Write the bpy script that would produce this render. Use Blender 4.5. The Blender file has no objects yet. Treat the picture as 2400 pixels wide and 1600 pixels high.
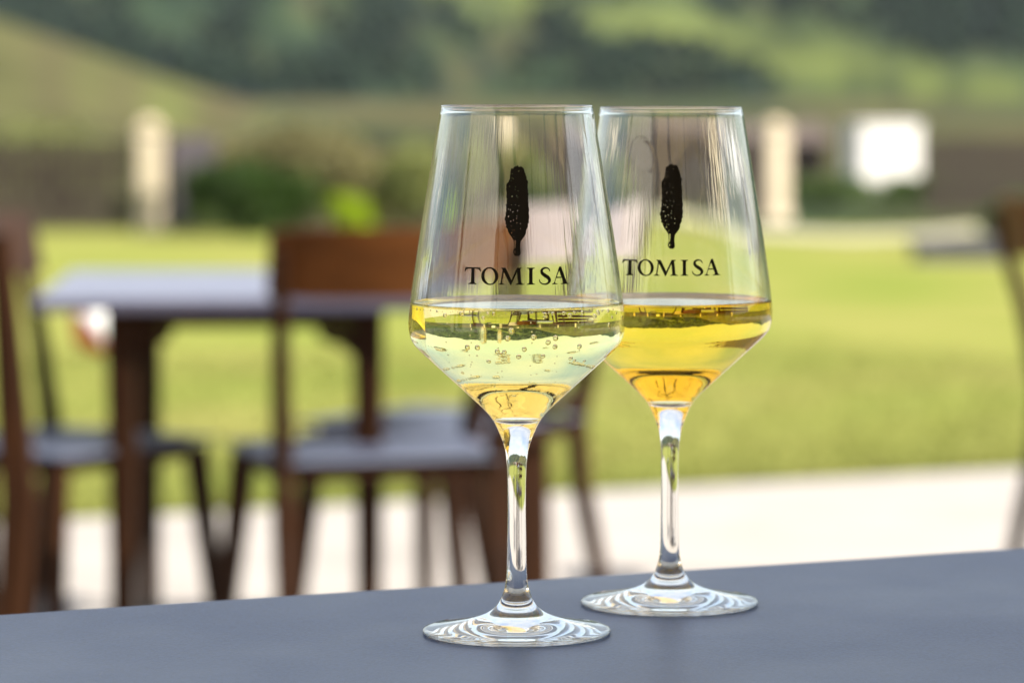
import bpy, bmesh, math, random
import numpy as np
from mathutils import Vector, Matrix, noise
from mathutils.geometry import tessellate_polygon

random.seed(7)
rng = np.random.default_rng(11)
S = bpy.context.scene
COL = S.collection

# ------------------------------------------------------------------ camera
CAM_H, FPX, V0 = 1.18, 8700.0, 150.0           # eye height, focal length in photo pixels, eye-level row
PITCH = math.atan((800 - V0) / FPX)
cam_data = bpy.data.cameras.new('camera')
cam = bpy.data.objects.new('camera', cam_data)
COL.objects.link(cam)
cam.location = (0, 0, CAM_H)
cam.rotation_euler = (math.pi / 2 - PITCH, 0, 0)
cam_data.sensor_width = 36
cam_data.lens = FPX / 2400 * 36
cam_data.clip_start = 0.05
cam_data.clip_end = 6000
cam_data.dof.use_dof = True
cam_data.dof.focus_distance = 1.645
cam_data.dof.aperture_fstop = 8.8
cam_data.dof.aperture_blades = 0
S.camera = cam

# ------------------------------------------------------------------ building axes: everything made by people here is turned by this angle
BROT = math.radians(24.5)
E1 = Vector((math.cos(BROT), math.sin(BROT), 0))
E2 = Vector((-math.sin(BROT), math.cos(BROT), 0))

# ------------------------------------------------------------------ sky and sun
SUN = Vector((0.74, -0.16, 0.66)).normalized()
SUN_EL = math.asin(SUN.z)
SUN_AZ = math.atan2(SUN.x, SUN.y)               # clockwise from +Y
W = bpy.data.worlds.new('World')
S.world = W
W.use_nodes = True
nt = W.node_tree
bg = nt.nodes['Background']
sky = nt.nodes.new('ShaderNodeTexSky')
sky.sky_type = 'NISHITA'
sky.sun_disc = False
sky.sun_elevation = SUN_EL
sky.sun_rotation = SUN_AZ
sky.air_density = 1.0
sky.dust_density = 1.6
sky.ozone_density = 1.0
# thin white cloud veil over the whole sky
tcw = nt.nodes.new('ShaderNodeTexCoord')
mpw = nt.nodes.new('ShaderNodeMapping'); mpw.inputs['Scale'].default_value = (1.0, 1.0, 2.6)
nzw = nt.nodes.new('ShaderNodeTexNoise'); nzw.inputs['Scale'].default_value = 2.2; nzw.inputs['Detail'].default_value = 6.0
rpw = nt.nodes.new('ShaderNodeValToRGB')
rpw.color_ramp.elements[0].position = 0.34; rpw.color_ramp.elements[0].color = (0.18, 0.18, 0.18, 1)
rpw.color_ramp.elements[1].position = 0.62; rpw.color_ramp.elements[1].color = (0.80, 0.80, 0.80, 1)
mxw = nt.nodes.new('ShaderNodeMix'); mxw.data_type = 'RGBA'
nt.links.new(tcw.outputs['Generated'], mpw.inputs[0]); nt.links.new(mpw.outputs[0], nzw.inputs['Vector'])
nt.links.new(nzw.outputs['Fac'], rpw.inputs[0]); nt.links.new(rpw.outputs[0], mxw.inputs[0])
nt.links.new(sky.outputs[0], mxw.inputs[6]); mxw.inputs[7].default_value = (4.3, 4.35, 4.45, 1)
nt.links.new(mxw.outputs[2], bg.inputs[0])
bg.inputs[1].default_value = 0.09
sl = bpy.data.lights.new('sun', 'SUN')
sl.energy = 5.0
sl.angle = math.radians(0.53)
sl.color = (1.0, 0.95, 0.86)
so = bpy.data.objects.new('sun', sl)
COL.objects.link(so)
so.rotation_euler = SUN.to_track_quat('Z', 'Y').to_euler()
so.location = (0, 0, 20)
S.view_settings.view_transform = 'Standard'
S.view_settings.look = 'None'
S.view_settings.exposure = 1.66
S.view_settings.gamma = 1.0
S.view_settings.use_curve_mapping = False

S.render.engine = 'CYCLES'
cy = S.cycles
cy.max_bounces = 30
cy.transmission_bounces = 28
cy.transparent_max_bounces = 16
cy.glossy_bounces = 14
cy.diffuse_bounces = 3
cy.volume_bounces = 0
cy.caustics_refractive = True
cy.caustics_reflective = True
cy.sample_clamp_indirect = 6.0
cy.blur_glossy = 0.2
cy.use_denoising = True
try:
    cy.denoiser = 'OPENIMAGEDENOISE'
    cy.denoising_input_passes = 'RGB_ALBEDO_NORMAL'
except Exception:
    pass
cy.use_adaptive_sampling = False

# ------------------------------------------------------------------ helpers
UPV = Vector((0, math.sin(PITCH), math.cos(PITCH)))
FWD = Vector((0, math.cos(PITCH), -math.sin(PITCH)))

def ray(u, v):
    return FWD + Vector((1, 0, 0)) * ((u - 1200) / FPX) + UPV * ((800 - v) / FPX)

def at(u, v, depth):
    """world point seen at photo pixel (u, v) at y = depth"""
    d = ray(u, v)
    return Vector((0, 0, CAM_H)) + d * (depth / d.y)

def on_z(u, v, z):
    d = ray(u, v)
    return Vector((0, 0, CAM_H)) + d * ((z - CAM_H) / d.z)

def new_mesh(name, verts, faces, mats=(), smooth=False):
    me = bpy.data.meshes.new(name)
    me.from_pydata([tuple(p) for p in verts], [], faces)
    for m in (mats if isinstance(mats, (list, tuple)) else [mats]):
        me.materials.append(m)
    if smooth:
        me.polygons.foreach_set('use_smooth', [True] * len(me.polygons))
    me.update()
    return me

def link(name, me, parent=None, loc=None, rot=None):
    o = bpy.data.objects.new(name, me)
    COL.objects.link(o)
    if parent is not None:
        o.parent = parent
    if loc is not None:
        o.location = loc
    if rot is not None:
        o.rotation_euler = rot
    return o

def obj(name, bm_or_data, mat, parent=None, smooth=False, loc=None, rot=None):
    if isinstance(bm_or_data, bmesh.types.BMesh):
        bmesh.ops.recalc_face_normals(bm_or_data, faces=bm_or_data.faces)
        me = bpy.data.meshes.new(name)
        bm_or_data.to_mesh(me)
        bm_or_data.free()
        me.materials.append(mat)
        if smooth:
            me.polygons.foreach_set('use_smooth', [True] * len(me.polygons))
    else:
        me = new_mesh(name, bm_or_data[0], bm_or_data[1], mat, smooth)
    return link(name, me, parent, loc, rot)

def tag(o, label=None, cat=None, group=None, kind=None):
    if label: o['label'] = label
    if cat: o['category'] = cat
    if group: o['group'] = group
    if kind: o['kind'] = kind
    return o

def thing(name, label, cat, loc=(0, 0, 0), rz=0.0, group=None):
    o = bpy.data.objects.new(name, None)
    COL.objects.link(o)
    o.location = loc
    o.rotation_euler = (0, 0, rz)
    o.empty_display_size = 0.1
    return tag(o, label, cat, group)

def copy_tree(o, parent=None):
    c = o.copy()
    COL.objects.link(c)
    c.parent = parent
    for ch in list(o.children):
        copy_tree(ch, c)
    return c

def box(bm, lo, hi, bev=0.0, M=None):
    r = bmesh.ops.create_cube(bm, size=1)
    vs = r['verts']
    lo, hi = Vector(lo), Vector(hi)
    c, s = (lo + hi) / 2, hi - lo
    for v in vs:
        v.co = Vector((v.co.x * s.x, v.co.y * s.y, v.co.z * s.z)) + c
    if bev > 0:
        es = list({e for v in vs for e in v.link_edges})
        r = bmesh.ops.bevel(bm, geom=es, offset=bev, segments=2, profile=0.6, affect='EDGES')
        vs = list({v for f in r['faces'] for v in f.verts} | {v for v in vs if v.is_valid})
    if M is not None:
        bmesh.ops.transform(bm, matrix=M, verts=[v for v in vs if v.is_valid])
    return bm

def beam(bm, stations, ref=Vector((0, 1, 0)), ch=0.28):
    """chamfered bar through stations (point, width, depth); ref sets the depth direction"""
    rings = []
    n = len(stations)
    for i, (p, w, d) in enumerate(stations):
        p = Vector(p)
        a = Vector(stations[max(i - 1, 0)][0]); b = Vector(stations[min(i + 1, n - 1)][0])
        t = (b - a).normalized()
        sx = ref.cross(t).normalized()
        sy = t.cross(sx).normalized()
        c = ch * min(w, d)
        hw, hd = w / 2, d / 2
        pts = [(hw, hd - c), (hw - c, hd), (-hw + c, hd), (-hw, hd - c), (-hw, -hd + c), (-hw + c, -hd), (hw - c, -hd), (hw, -hd + c)]
        rings.append([bm.verts.new(p + sx * x + sy * y) for x, y in pts])
    for i in range(n - 1):
        for k in range(8):
            bm.faces.new((rings[i][k], rings[i][(k + 1) % 8], rings[i + 1][(k + 1) % 8], rings[i + 1][k]))
    bm.faces.new(rings[0]); bm.faces.new(rings[-1])
    return bm

def tube(bm, pts, radii, seg=8):
    rings = []
    n = len(pts)
    for i, p in enumerate(pts):
        p = Vector(p)
        t = (Vector(pts[min(i + 1, n - 1)]) - Vector(pts[max(i - 1, 0)])).normalized()
        ref = Vector((0, 0, 1)) if abs(t.z) < 0.9 else Vector((1, 0, 0))
        sx = ref.cross(t).normalized(); sy = t.cross(sx)
        rings.append([bm.verts.new(p + (sx * math.cos(2 * math.pi * k / seg) + sy * math.sin(2 * math.pi * k / seg)) * radii[i]) for k in range(seg)])
    for i in range(n - 1):
        for k in range(seg):
            bm.faces.new((rings[i][k], rings[i][(k + 1) % seg], rings[i + 1][(k + 1) % seg], rings[i + 1][k]))
    bm.faces.new(rings[0]); bm.faces.new(rings[-1])
    return bm

# ------------------------------------------------------------------ materials
class NT:
    """tiny node-tree writer"""
    def __init__(self, name):
        self.m = bpy.data.materials.new(name)
        self.m.use_nodes = True
        self.t = self.m.node_tree
        self.t.nodes.clear()
        self.out = self.n('ShaderNodeOutputMaterial')
    def n(self, kind, **kw):
        nd = self.t.nodes.new(kind)
        for k, v in kw.items():
            if k.startswith('i_'):
                nd.inputs[k[2:].replace('_', ' ')].default_value = v
            else:
                setattr(nd, k, v)
        return nd
    def l(self, a, b):
        self.t.links.new(a, b)

def ramp(N, fac, stops):
    r = N.n('ShaderNodeValToRGB')
    e = r.color_ramp.elements
    while len(e) < len(stops):
        e.new(0.5)
    for i, (p, c) in enumerate(stops):
        e[i].position = p
        e[i].color = (c[0], c[1], c[2], 1)
    N.l(fac, r.inputs[0])
    return r.outputs[0]

def surface(name, stops, scale=4.0, rough=0.6, detail=6.0, stretch=None, bump=0.0, bump_scale=None, spec=0.5, coord='Object', rough_var=0.0, coat=0.0):
    N = NT(name)
    p = N.n('ShaderNodeBsdfPrincipled')
    N.l(p.outputs[0], N.out.inputs[0])
    tc = N.n('ShaderNodeTexCoord')
    mp = N.n('ShaderNodeMapping')
    N.l(tc.outputs[coord], mp.inputs[0])
    if stretch: mp.inputs['Scale'].default_value = stretch
    nz = N.n('ShaderNodeTexNoise', i_Scale=scale, i_Detail=detail, i_Roughness=0.6)
    N.l(mp.outputs[0], nz.inputs['Vector'])
    N.l(ramp(N, nz.outputs['Fac'], stops), p.inputs['Base Color'])
    p.inputs['Roughness'].default_value = rough
    p.inputs['Specular IOR Level'].default_value = spec
    p.inputs['Coat Weight'].default_value = coat
    p.inputs['Coat Roughness'].default_value = 0.15
    if rough_var:
        mr = N.n('ShaderNodeMapRange')
        mr.inputs['To Min'].default_value = rough - rough_var
        mr.inputs['To Max'].default_value = rough + rough_var
        N.l(nz.outputs['Fac'], mr.inputs[0]); N.l(mr.outputs[0], p.inputs['Roughness'])
    if bump:
        n2 = N.n('ShaderNodeTexNoise', i_Scale=bump_scale or scale * 6, i_Detail=4.0)
        N.l(mp.outputs[0], n2.inputs['Vector'])
        b = N.n('ShaderNodeBump', i_Strength=bump, i_Distance=0.01)
        N.l(n2.outputs['Fac'], b.inputs['Height']); N.l(b.outputs[0], p.inputs['Normal'])
    return N.m

M = {}
M['wood'] = surface('dark_brown_wood', [(0.25, (0.010, 0.0035, 0.0013)), (0.55, (0.023, 0.008, 0.0023)), (0.8, (0.045, 0.016, 0.004))], 5, 0.5, stretch=(9, 9, 0.8), bump=0.15, bump_scale=30, rough_var=0.08, spec=0.12)
M['wood_back'] = surface('red_brown_wood', [(0.25, (0.048, 0.017, 0.004)), (0.55, (0.085, 0.030, 0.0065)), (0.8, (0.125, 0.046, 0.010))], 5, 0.5, stretch=(0.8, 9, 9), bump=0.15, bump_scale=30, rough_var=0.08, spec=0.12)
M['sheen_back'] = surface('painted_sheen_board', [(0.3, (0.21, 0.175, 0.17)), (0.7, (0.27, 0.225, 0.22))], 5, 0.35, stretch=(0.8, 9, 9))  # pale pink stands in for sky sheen on a brown backrest
M['seat'] = surface('slate_blue_seat', [(0.3, (0.045, 0.053, 0.085)), (0.7, (0.068, 0.078, 0.115))], 60, 0.42, bump=0.3, bump_scale=400)
M['grey_top'] = surface('grey_table_top', [(0.3, (0.080, 0.080, 0.122)), (0.7, (0.108, 0.108, 0.155))], 14, 0.28, bump=0.1, bump_scale=200)
M['patio'] = surface('pale_concrete', [(0.3, (0.235, 0.211, 0.188)), (0.7, (0.292, 0.265, 0.238))], 2.2, 0.8, bump=0.3, bump_scale=60, spec=0.3)
M['lawn'] = surface('lawn_grass', [(0.3, (0.114, 0.146, 0.027)), (0.5, (0.157, 0.165, 0.041)), (0.72, (0.196, 0.180, 0.058))], 0.55, 0.9, detail=5, bump=0.2, bump_scale=60, spec=0.0)
M['pillar'] = surface('cream_stone', [(0.3, (0.52, 0.43, 0.30)), (0.7, (0.64, 0.54, 0.39))], 3, 0.85, bump=0.4, bump_scale=25, spec=0.2)
M['picket'] = surface('weathered_brown_timber', [(0.3, (0.016, 0.011, 0.008)), (0.7, (0.036, 0.025, 0.017))], 3, 0.8, stretch=(6, 6, 0.5), spec=0.2)
M['panel'] = surface('mauve_grey_board', [(0.3, (0.085, 0.07, 0.08)), (0.7, (0.11, 0.095, 0.105))], 2, 0.7, spec=0.2)
M['white_wall'] = surface('white_render', [(0.3, (0.56, 0.53, 0.49)), (0.7, (0.64, 0.61, 0.57))], 2, 0.9, spec=0.2)
M['roof_red'] = surface('brown_roof', [(0.3, (0.06, 0.045, 0.038)), (0.7, (0.09, 0.068, 0.056))], 3, 0.8, spec=0.2)
M['stone'] = surface('grey_stone', [(0.3, (0.085, 0.082, 0.092)), (0.7, (0.125, 0.12, 0.132))], 8, 0.8, bump=0.4, bump_scale=40, spec=0.2)
M['gravel'] = surface('pale_gravel', [(0.3, (0.25, 0.235, 0.15)), (0.7, (0.36, 0.33, 0.22))], 3, 0.95, bump=0.5, bump_scale=30, spec=0.1)
M['ceiling'] = surface('honey_pine_boards', [(0.25, (0.42, 0.22, 0.07)), (0.55, (0.55, 0.31, 0.11)), (0.8, (0.64, 0.38, 0.15))], 3, 0.5, stretch=(0.4, 6, 6))
M['plaster'] = surface('cream_plaster', [(0.3, (0.58, 0.54, 0.47)), (0.7, (0.66, 0.62, 0.55))], 2, 0.9, bump=0.2, bump_scale=50, spec=0.2)
M['bark'] = surface('dark_bark', [(0.3, (0.035, 0.025, 0.018)), (0.7, (0.07, 0.05, 0.035))], 12, 0.9, bump=0.5, bump_scale=50, spec=0.1)
M['glazing'] = surface('dark_glazing', [(0.3, (0.02, 0.025, 0.03)), (0.7, (0.03, 0.035, 0.04))], 2, 0.06)
M['ball_red'] = surface('red_ball_skin', [(0.3, (0.45, 0.03, 0.025)), (0.7, (0.55, 0.05, 0.035))], 6, 0.4)
M['ball_white'] = surface('white_ball_skin', [(0.3, (0.72, 0.71, 0.70)), (0.7, (0.8, 0.79, 0.78))], 6, 0.4)

def leaf_mat(name, dark, light, trans=0.35, spec=0.15):
    N = NT(name)
    tc = N.n('ShaderNodeTexCoord')
    nz = N.n('ShaderNodeTexNoise', i_Scale=6.0, i_Detail=3.0)
    N.l(tc.outputs['Object'], nz.inputs['Vector'])
    c = ramp(N, nz.outputs['Fac'], [(0.3, dark), (0.7, light)])
    d = N.n('ShaderNodeBsdfPrincipled', i_Roughness=0.6)
    d.inputs['Specular IOR Level'].default_value = spec
    t = N.n('ShaderNodeBsdfTranslucent')
    mx = N.n('ShaderNodeMixShader', i_Fac=trans)
    N.l(c, d.inputs['Base Color']); N.l(c, t.inputs['Color'])
    N.l(d.outputs[0], mx.inputs[1]); N.l(t.outputs[0], mx.inputs[2])
    N.l(mx.outputs[0], N.out.inputs[0])
    return N.m
M['canvas'] = leaf_mat('honey_canvas', (0.62, 0.45, 0.22), (0.70, 0.52, 0.27), 0.42)
M['leaf_dark'] = leaf_mat('dark_green_leaf', (0.016, 0.036, 0.004), (0.042, 0.078, 0.010))
M['leaf_lime'] = leaf_mat('lime_leaf', (0.20, 0.29, 0.006), (0.31, 0.40, 0.012))
M['leaf_olive'] = leaf_mat('olive_leaf', (0.12, 0.135, 0.038), (0.22, 0.235, 0.075))
M['leaf_khaki'] = leaf_mat('khaki_leaf', (0.12, 0.108, 0.045), (0.22, 0.20, 0.085))
M['leaf_mid'] = leaf_mat('mid_green_leaf', (0.05, 0.085, 0.02), (0.10, 0.15, 0.035))
M['wood_hill'] = leaf_mat('hill_tree_leaf', (0.006, 0.011, 0.009), (0.015, 0.026, 0.014), 0.1, 0.0)

# ---- foreground counter stone: fine grain, slightly glossy
def counter_mat():
    N = NT('slate_grey_counter')
    p = N.n('ShaderNodeBsdfPrincipled')
    N.l(p.outputs[0], N.out.inputs[0])
    tc = N.n('ShaderNodeTexCoord')
    big = N.n('ShaderNodeTexNoise', i_Scale=7.0, i_Detail=5.0)
    fine = N.n('ShaderNodeTexNoise', i_Scale=650.0, i_Detail=3.0)
    for a in (big, fine): N.l(tc.outputs['Object'], a.inputs['Vector'])
    c1 = ramp(N, big.outputs['Fac'], [(0.3, (0.018, 0.046, 0.180)), (0.7, (0.026, 0.060, 0.215))])
    c2 = ramp(N, fine.outputs['Fac'], [(0.35, (0.72, 0.72, 0.72)), (0.62, (1.12, 1.12, 1.12))])
    mx = N.n('ShaderNodeMix', data_type='RGBA', blend_type='MULTIPLY')
    mx.inputs[0].default_value = 1.0
    N.l(c1, mx.inputs[6]); N.l(c2, mx.inputs[7])
    N.l(mx.outputs[2], p.inputs['Base Color'])
    p.inputs['Specular IOR Level'].default_value = 0.25
    mr = N.n('ShaderNodeMapRange')
    mr.inputs['From Min'].default_value = 0.3; mr.inputs['From Max'].default_value = 0.7
    mr.inputs['To Min'].default_value = 0.32; mr.inputs['To Max'].default_value = 0.42
    N.l(big.outputs['Fac'], mr.inputs[0]); N.l(mr.outputs[0], p.inputs['Roughness'])
    vo = N.n('ShaderNodeTexVoronoi', i_Scale=260.0)
    N.l(tc.outputs['Object'], vo.inputs['Vector'])
    pick = N.n('ShaderNodeTexNoise', i_Scale=23.0, i_Detail=2.0)
    N.l(tc.outputs['Object'], pick.inputs['Vector'])
    lt = N.n('ShaderNodeMath', operation='LESS_THAN'); lt.inputs[1].default_value = 0.10
    N.l(vo.outputs['Distance'], lt.inputs[0])
    gt = N.n('ShaderNodeMath', operation='GREATER_THAN'); gt.inputs[1].default_value = 0.56
    N.l(pick.outputs['Fac'], gt.inputs[0])
    mu = N.n('ShaderNodeMath', operation='MULTIPLY'); N.l(lt.outputs[0], mu.inputs[0]); N.l(gt.outputs[0], mu.inputs[1])
    mu2 = N.n('ShaderNodeMath', operation='MULTIPLY'); mu2.inputs[1].default_value = 0.35; N.l(mu.outputs[0], mu2.inputs[0])
    dm = N.n('ShaderNodeMix', data_type='RGBA'); N.l(mu2.outputs[0], dm.inputs[0]); N.l(mx.outputs[2], dm.inputs[6]); dm.inputs[7].default_value = (0.30, 0.29, 0.27, 1)
    N.l(dm.outputs[2], p.inputs['Base Color'])
    b = N.n('ShaderNodeBump', i_Strength=0.3, i_Distance=0.0006)
    N.l(fine.outputs['Fac'], b.inputs['Height']); N.l(b.outputs[0], p.inputs['Normal'])
    return N.m
M['counter'] = counter_mat()

N_GLASS, N_WINE = 1.50, 1.340
def glass_mat(name, streaks=False):
    N = NT(name)
    g = N.n('ShaderNodeBsdfGlass', i_Roughness=0.0, i_IOR=N_GLASS)
    g.inputs['Color'].default_value = (0.985, 0.992, 0.99, 1)
    N.l(g.outputs[0], N.out.inputs[0])
    if streaks:
        # drawn glass: very faint upright ripples running round the bowl
        tc = N.n('ShaderNodeTexCoord')
        sp = N.n('ShaderNodeSeparateXYZ'); N.l(tc.outputs['Object'], sp.inputs[0])
        an = N.n('ShaderNodeMath', operation='ARCTAN2'); N.l(sp.outputs[0], an.inputs[0]); N.l(sp.outputs[1], an.inputs[1])
        cb = N.n('ShaderNodeCombineXYZ'); N.l(an.outputs[0], cb.inputs[0])
        zz = N.n('ShaderNodeMath', operation='MULTIPLY'); zz.inputs[1].default_value = 1.2
        N.l(sp.outputs[2], zz.inputs[0]); N.l(zz.outputs[0], cb.inputs[1])
        nz = N.n('ShaderNodeTexNoise', i_Scale=14.0, i_Detail=2.5)
        N.l(cb.outputs[0], nz.inputs['Vector'])
        b = N.n('ShaderNodeBump', i_Strength=0.3, i_Distance=0.0001)
        N.l(nz.outputs['Fac'], b.inputs['Height']); N.l(b.outputs[0], g.inputs['Normal'])
    return N.m
M['bowl_glass'] = glass_mat('clear_bowl_glass', True)
M['glass'] = glass_mat('clear_glass')

def wine_mat(name, col, dens):
    """one material for the whole body of wine; the index step (against glass / against air) is stored on the mesh"""
    N = NT(name)
    at_ = N.n('ShaderNodeAttribute', attribute_name='index_step')
    g = N.n('ShaderNodeBsdfGlass', i_Roughness=0.0)
    N.l(at_.outputs['Fac'], g.inputs['IOR'])
    N.l(g.outputs[0], N.out.inputs[0])
    v = N.n('ShaderNodeVolumeAbsorption', i_Density=dens)
    v.inputs['Color'].default_value = (*col, 1)
    N.l(v.outputs[0], N.out.inputs['Volume'])
    return N.m
N = NT('bubble_gas')
_g = N.n('ShaderNodeBsdfGlass', i_Roughness=0.0, i_IOR=1 / N_WINE)
N.l(_g.outputs[0], N.out.inputs[0])
M['bubble'] = N.m
M['ink'] = surface('black_print', [(0.3, (0.004, 0.004, 0.004)), (0.7, (0.006, 0.006, 0.006))], 100, 0.6, spec=0.12)

# ------------------------------------------------------------------ terrain
def sstep(a, b, x):
    t = np.clip((x - a) / (b - a), 0, 1)
    return t * t * (3 - 2 * t)

def vnoise(x, y, s, seed=0.0):
    return noise.noise(Vector((x * s + seed, y * s - seed * 0.7, seed)))

LAWN_END = 46.0
def base_z(x, y):
    """gentle fall of the lawn away from the patio (metres)"""
    return -0.0247 * np.clip(y - 11.0, 0, 34) - 0.018 * np.clip(y - 45, 0, 70)

def hill_z(th, r):
    """height of the hills seen in direction th (radians from straight ahead) at distance r"""
    e = 0.057 + 0.011 * noise.noise(Vector((th * 5.0, 3.1, 0))) + 0.008 * noise.noise(Vector((th * 17, 1.7, 0)))
    e += 0.022 * (1 - math.exp(-((th + 0.42) / 0.16) ** 2)) * (1 if th < -0.42 else 0) - 0.016 * math.exp(-((th + 0.22) / 0.10) ** 2)
    e += 0.012 * math.exp(-((th - 0.30) / 0.2) ** 2)
    top = e * 700 + 3.5
    t = float(np.clip((r - 280) / 420, 0, 1))
    z = top * (0.75 * t + 0.25 * t * t * (3 - 2 * t))
    z += (2.2 * noise.noise(Vector((th * 30, r * 0.012, 5.0))) + 1.0 * noise.noise(Vector((th * 80, r * 0.03, 9.0)))) * min(1, max(0, (r - 290) / 100))
    if r > 700: z -= (r - 700) * 0.05
    return z

def spur_z(x, y):
    """grassy spur coming in from the left, about 150 m away"""
    h = 0.38 * (-14.3 - x) - 0.35
    h = 12 * math.tanh(h / 12) if h > 0 else h
    w = math.exp(-((y - 165) / 30.0) ** 2) if y < 165 else math.exp(-((y - 165) / 55.0) ** 2)
    return (h + 2.3) * w if h > -2.3 else 0.0

def ground_z(x, y):
    r = math.hypot(x, y)
    z = float(base_z(x, y))
    if y > 20 or r > 120:
        th = math.atan2(x, y)
        if r > 270: z += hill_z(th, r)
        if y > 60: z = max(z, z + spur_z(x, y) * 1.0) if r < 280 else z
    return z

def on_lawn(u, v):
    z = 0.0
    for _ in range(30):
        p = on_z(u, v, z); z = float(base_z(0, p.y)) - 0.006
    return p

def uv_of(x, y, z):
    d = Vector((x, y, z - CAM_H))
    f = d.dot(FWD)
    if f <= 1: return (-9999, 9999)
    return (1200 + FPX * d.x / f, 800 - FPX * d.dot(UPV) / f)

def seg_dist(px, py, a, b):
    ax, ay = a; bx, by = b
    t = max(0, min(1, ((px - ax) * (bx - ax) + (py - ay) * (by - ay)) / ((bx - ax) ** 2 + (by - ay) ** 2)))
    return math.hypot(px - ax - t * (bx - ax), py - ay - t * (by - ay))

def blob(u, v, cu, cv, ru, rv):
    return math.exp(-(((u - cu) / ru) ** 2 + ((v - cv) / rv) ** 2))

MEADOW = (0.076, 0.094, 0.028); SCRUB = (0.021, 0.036, 0.019); FOREST = (0.006, 0.011, 0.014); DRY = (0.052, 0.047, 0.026); OCHRE = (0.060, 0.056, 0.028)
def mixc(a, b, t):
    t = max(0.0, min(1.0, t))
    return tuple(a[i] * (1 - t) + b[i] * t for i in range(3))

def land_cover(x, y, z):
    """(colour, tree density) of the ground at a place: meadow, scrub, dry grass or wood"""
    u, v = uv_of(x, y, z)
    r = math.hypot(x, y)
    th = math.atan2(x, y)
    n1 = noise.noise(Vector((th * 22, r * 0.009, 2.0)))
    n2 = noise.noise(Vector((th * 60, r * 0.02, 7.0)))
    c = mixc(SCRUB, MEADOW, 0.08 + 0.35 * n1)
    wood = 0.30 + 0.9 * n2 - 0.3 * n1
    if r < 118 or (r < 285 and spur_z(x, y) <= 0.9):
        c = mixc(OCHRE, SCRUB, 0.3 + n1)
        return c, 0.0
    if r < 285 and spur_z(x, y) > 0.9 and x < -11:
        c = mixc(DRY, MEADOW, 0.25 + 0.6 * n2)
        return c, 0.02
    if -200 < u < 2600 and v < 420:
        # wooded gully right behind the spur
        dk = max(math.exp(-(seg_dist(u, v, (-100, -20), (600, 225)) / 62) ** 2), 0)
        dk = max(dk, blob(u, v, 900, 90, 75, 45), blob(u, v, 1040, 30, 60, 40), blob(u, v, 1310, 70, 60, 60), blob(u, v, 1530, 120, 150, 28), blob(u, v, 1640, 185, 150, 30), blob(u, v, 2350, 40, 330, 95) * 1.1, blob(u, v, 600, 215, 160, 35), blob(u, v, 1500, 240, 260, 40) * 0.7, blob(u, v, 800, 190, 140, 60) * 0.6)
        gr = 0.0
        for a, b, w in (((1050, -20), (1500, 55), 55), ((1500, 45), (1950, 160), 70), ((1900, 140), (2500, 260), 75)):
            gr = max(gr, math.exp(-(seg_dist(u, v, a, b) / w) ** 2))
        ty = max(math.exp(-(seg_dist(u, v, (1250, 70), (1050, 210)) / 45) ** 2), math.exp(-(seg_dist(u, v, (1000, 30), (900, 140)) / 24) ** 2) * 0.6)
        c = mixc(c, MEADOW, gr)
        c = mixc(c, DRY, ty * 0.5)
        n3 = noise.noise(Vector((th * 120 + r * 0.02, r * 0.022, 4.0)))       # broken slope: scrub, bare ground and shade in slanting streaks
        c = mixc(c, DRY, max(0.0, n3 - 0.08) * 1.1 * (1 - gr))
        c = mixc(c, FOREST, max(0.0, -n3 - 0.05) * 1.6)
        c = mixc(c, FOREST, dk * 0.95)
        wood = wood * (1 - gr) * (1 - 0.7 * ty) + dk * 0.85
    else:
        c = mixc(c, FOREST, wood * 0.8)
    return c, wood

def build_ground():
    fine = np.linspace(-0.17, 0.17, 150)
    side = np.concatenate([np.linspace(-math.pi, -0.9, 30), np.linspace(-0.9, -0.17, 74)[1:-1]])
    ths = np.concatenate([side, fine, -side[::-1]])
    rs = np.concatenate([[0.01], np.linspace(4, 118, 40), np.linspace(120, 284, 45), np.linspace(288, 720, 110), [760, 900, 1300, 2500]])
    verts, cols = [], []
    for th in ths:
        s, c = math.sin(th), math.cos(th)
        for r in rs:
            x, y = r * s, r * c
            front = abs(th) < 1.25
            z = ground_z(x, y) if front else ground_z(x, y) * max(0, 1 - (abs(th) - 1.25) / 0.3)
            if r > 1000: z = -6.0
            verts.append((x, y, z - 0.05))
            cols.append(land_cover(x, y, z)[0] if r > 20 else OCHRE)
    nr = len(rs); faces = []
    for i in range(len(ths) - 1):
        for j in range(nr - 1):
            a = i * nr + j
            faces.append((a, a + 1, a + nr + 1, a + nr))
    me = new_mesh('ground', verts, faces, [], True)
    ca = me.color_attributes.new('cover', 'FLOAT_COLOR', 'POINT')
    ca.data.foreach_set('color', np.array([(*c, 1.0) for c in cols], dtype=np.float32).ravel())
    N = NT('hill_land')
    p = N.n('ShaderNodeBsdfPrincipled', i_Roughness=1.0)
    p.inputs['Specular IOR Level'].default_value = 0.0
    vc = N.n('ShaderNodeVertexColor', layer_name='cover')
    tc = N.n('ShaderNodeTexCoord')
    nz = N.n('ShaderNodeTexNoise', i_Scale=0.16, i_Detail=7.0, i_Roughness=0.65)
    N.l(tc.outputs['Object'], nz.inputs['Vector'])
    f = ramp(N, nz.outputs['Fac'], [(0.3, (0.6, 0.62, 0.6)), (0.7, (1.35, 1.3, 1.2))])
    mx = N.n('ShaderNodeMix', data_type='RGBA', blend_type='MULTIPLY'); mx.inputs[0].default_value = 1
    N.l(vc.outputs[0], mx.inputs[6]); N.l(f, mx.inputs[7])
    N.l(mx.outputs[2], p.inputs['Base Color']); N.l(p.outputs[0], N.out.inputs[0])
    me.materials.append(N.m)
    return tag(link('ground', me), kind='structure')
build_ground()

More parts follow.
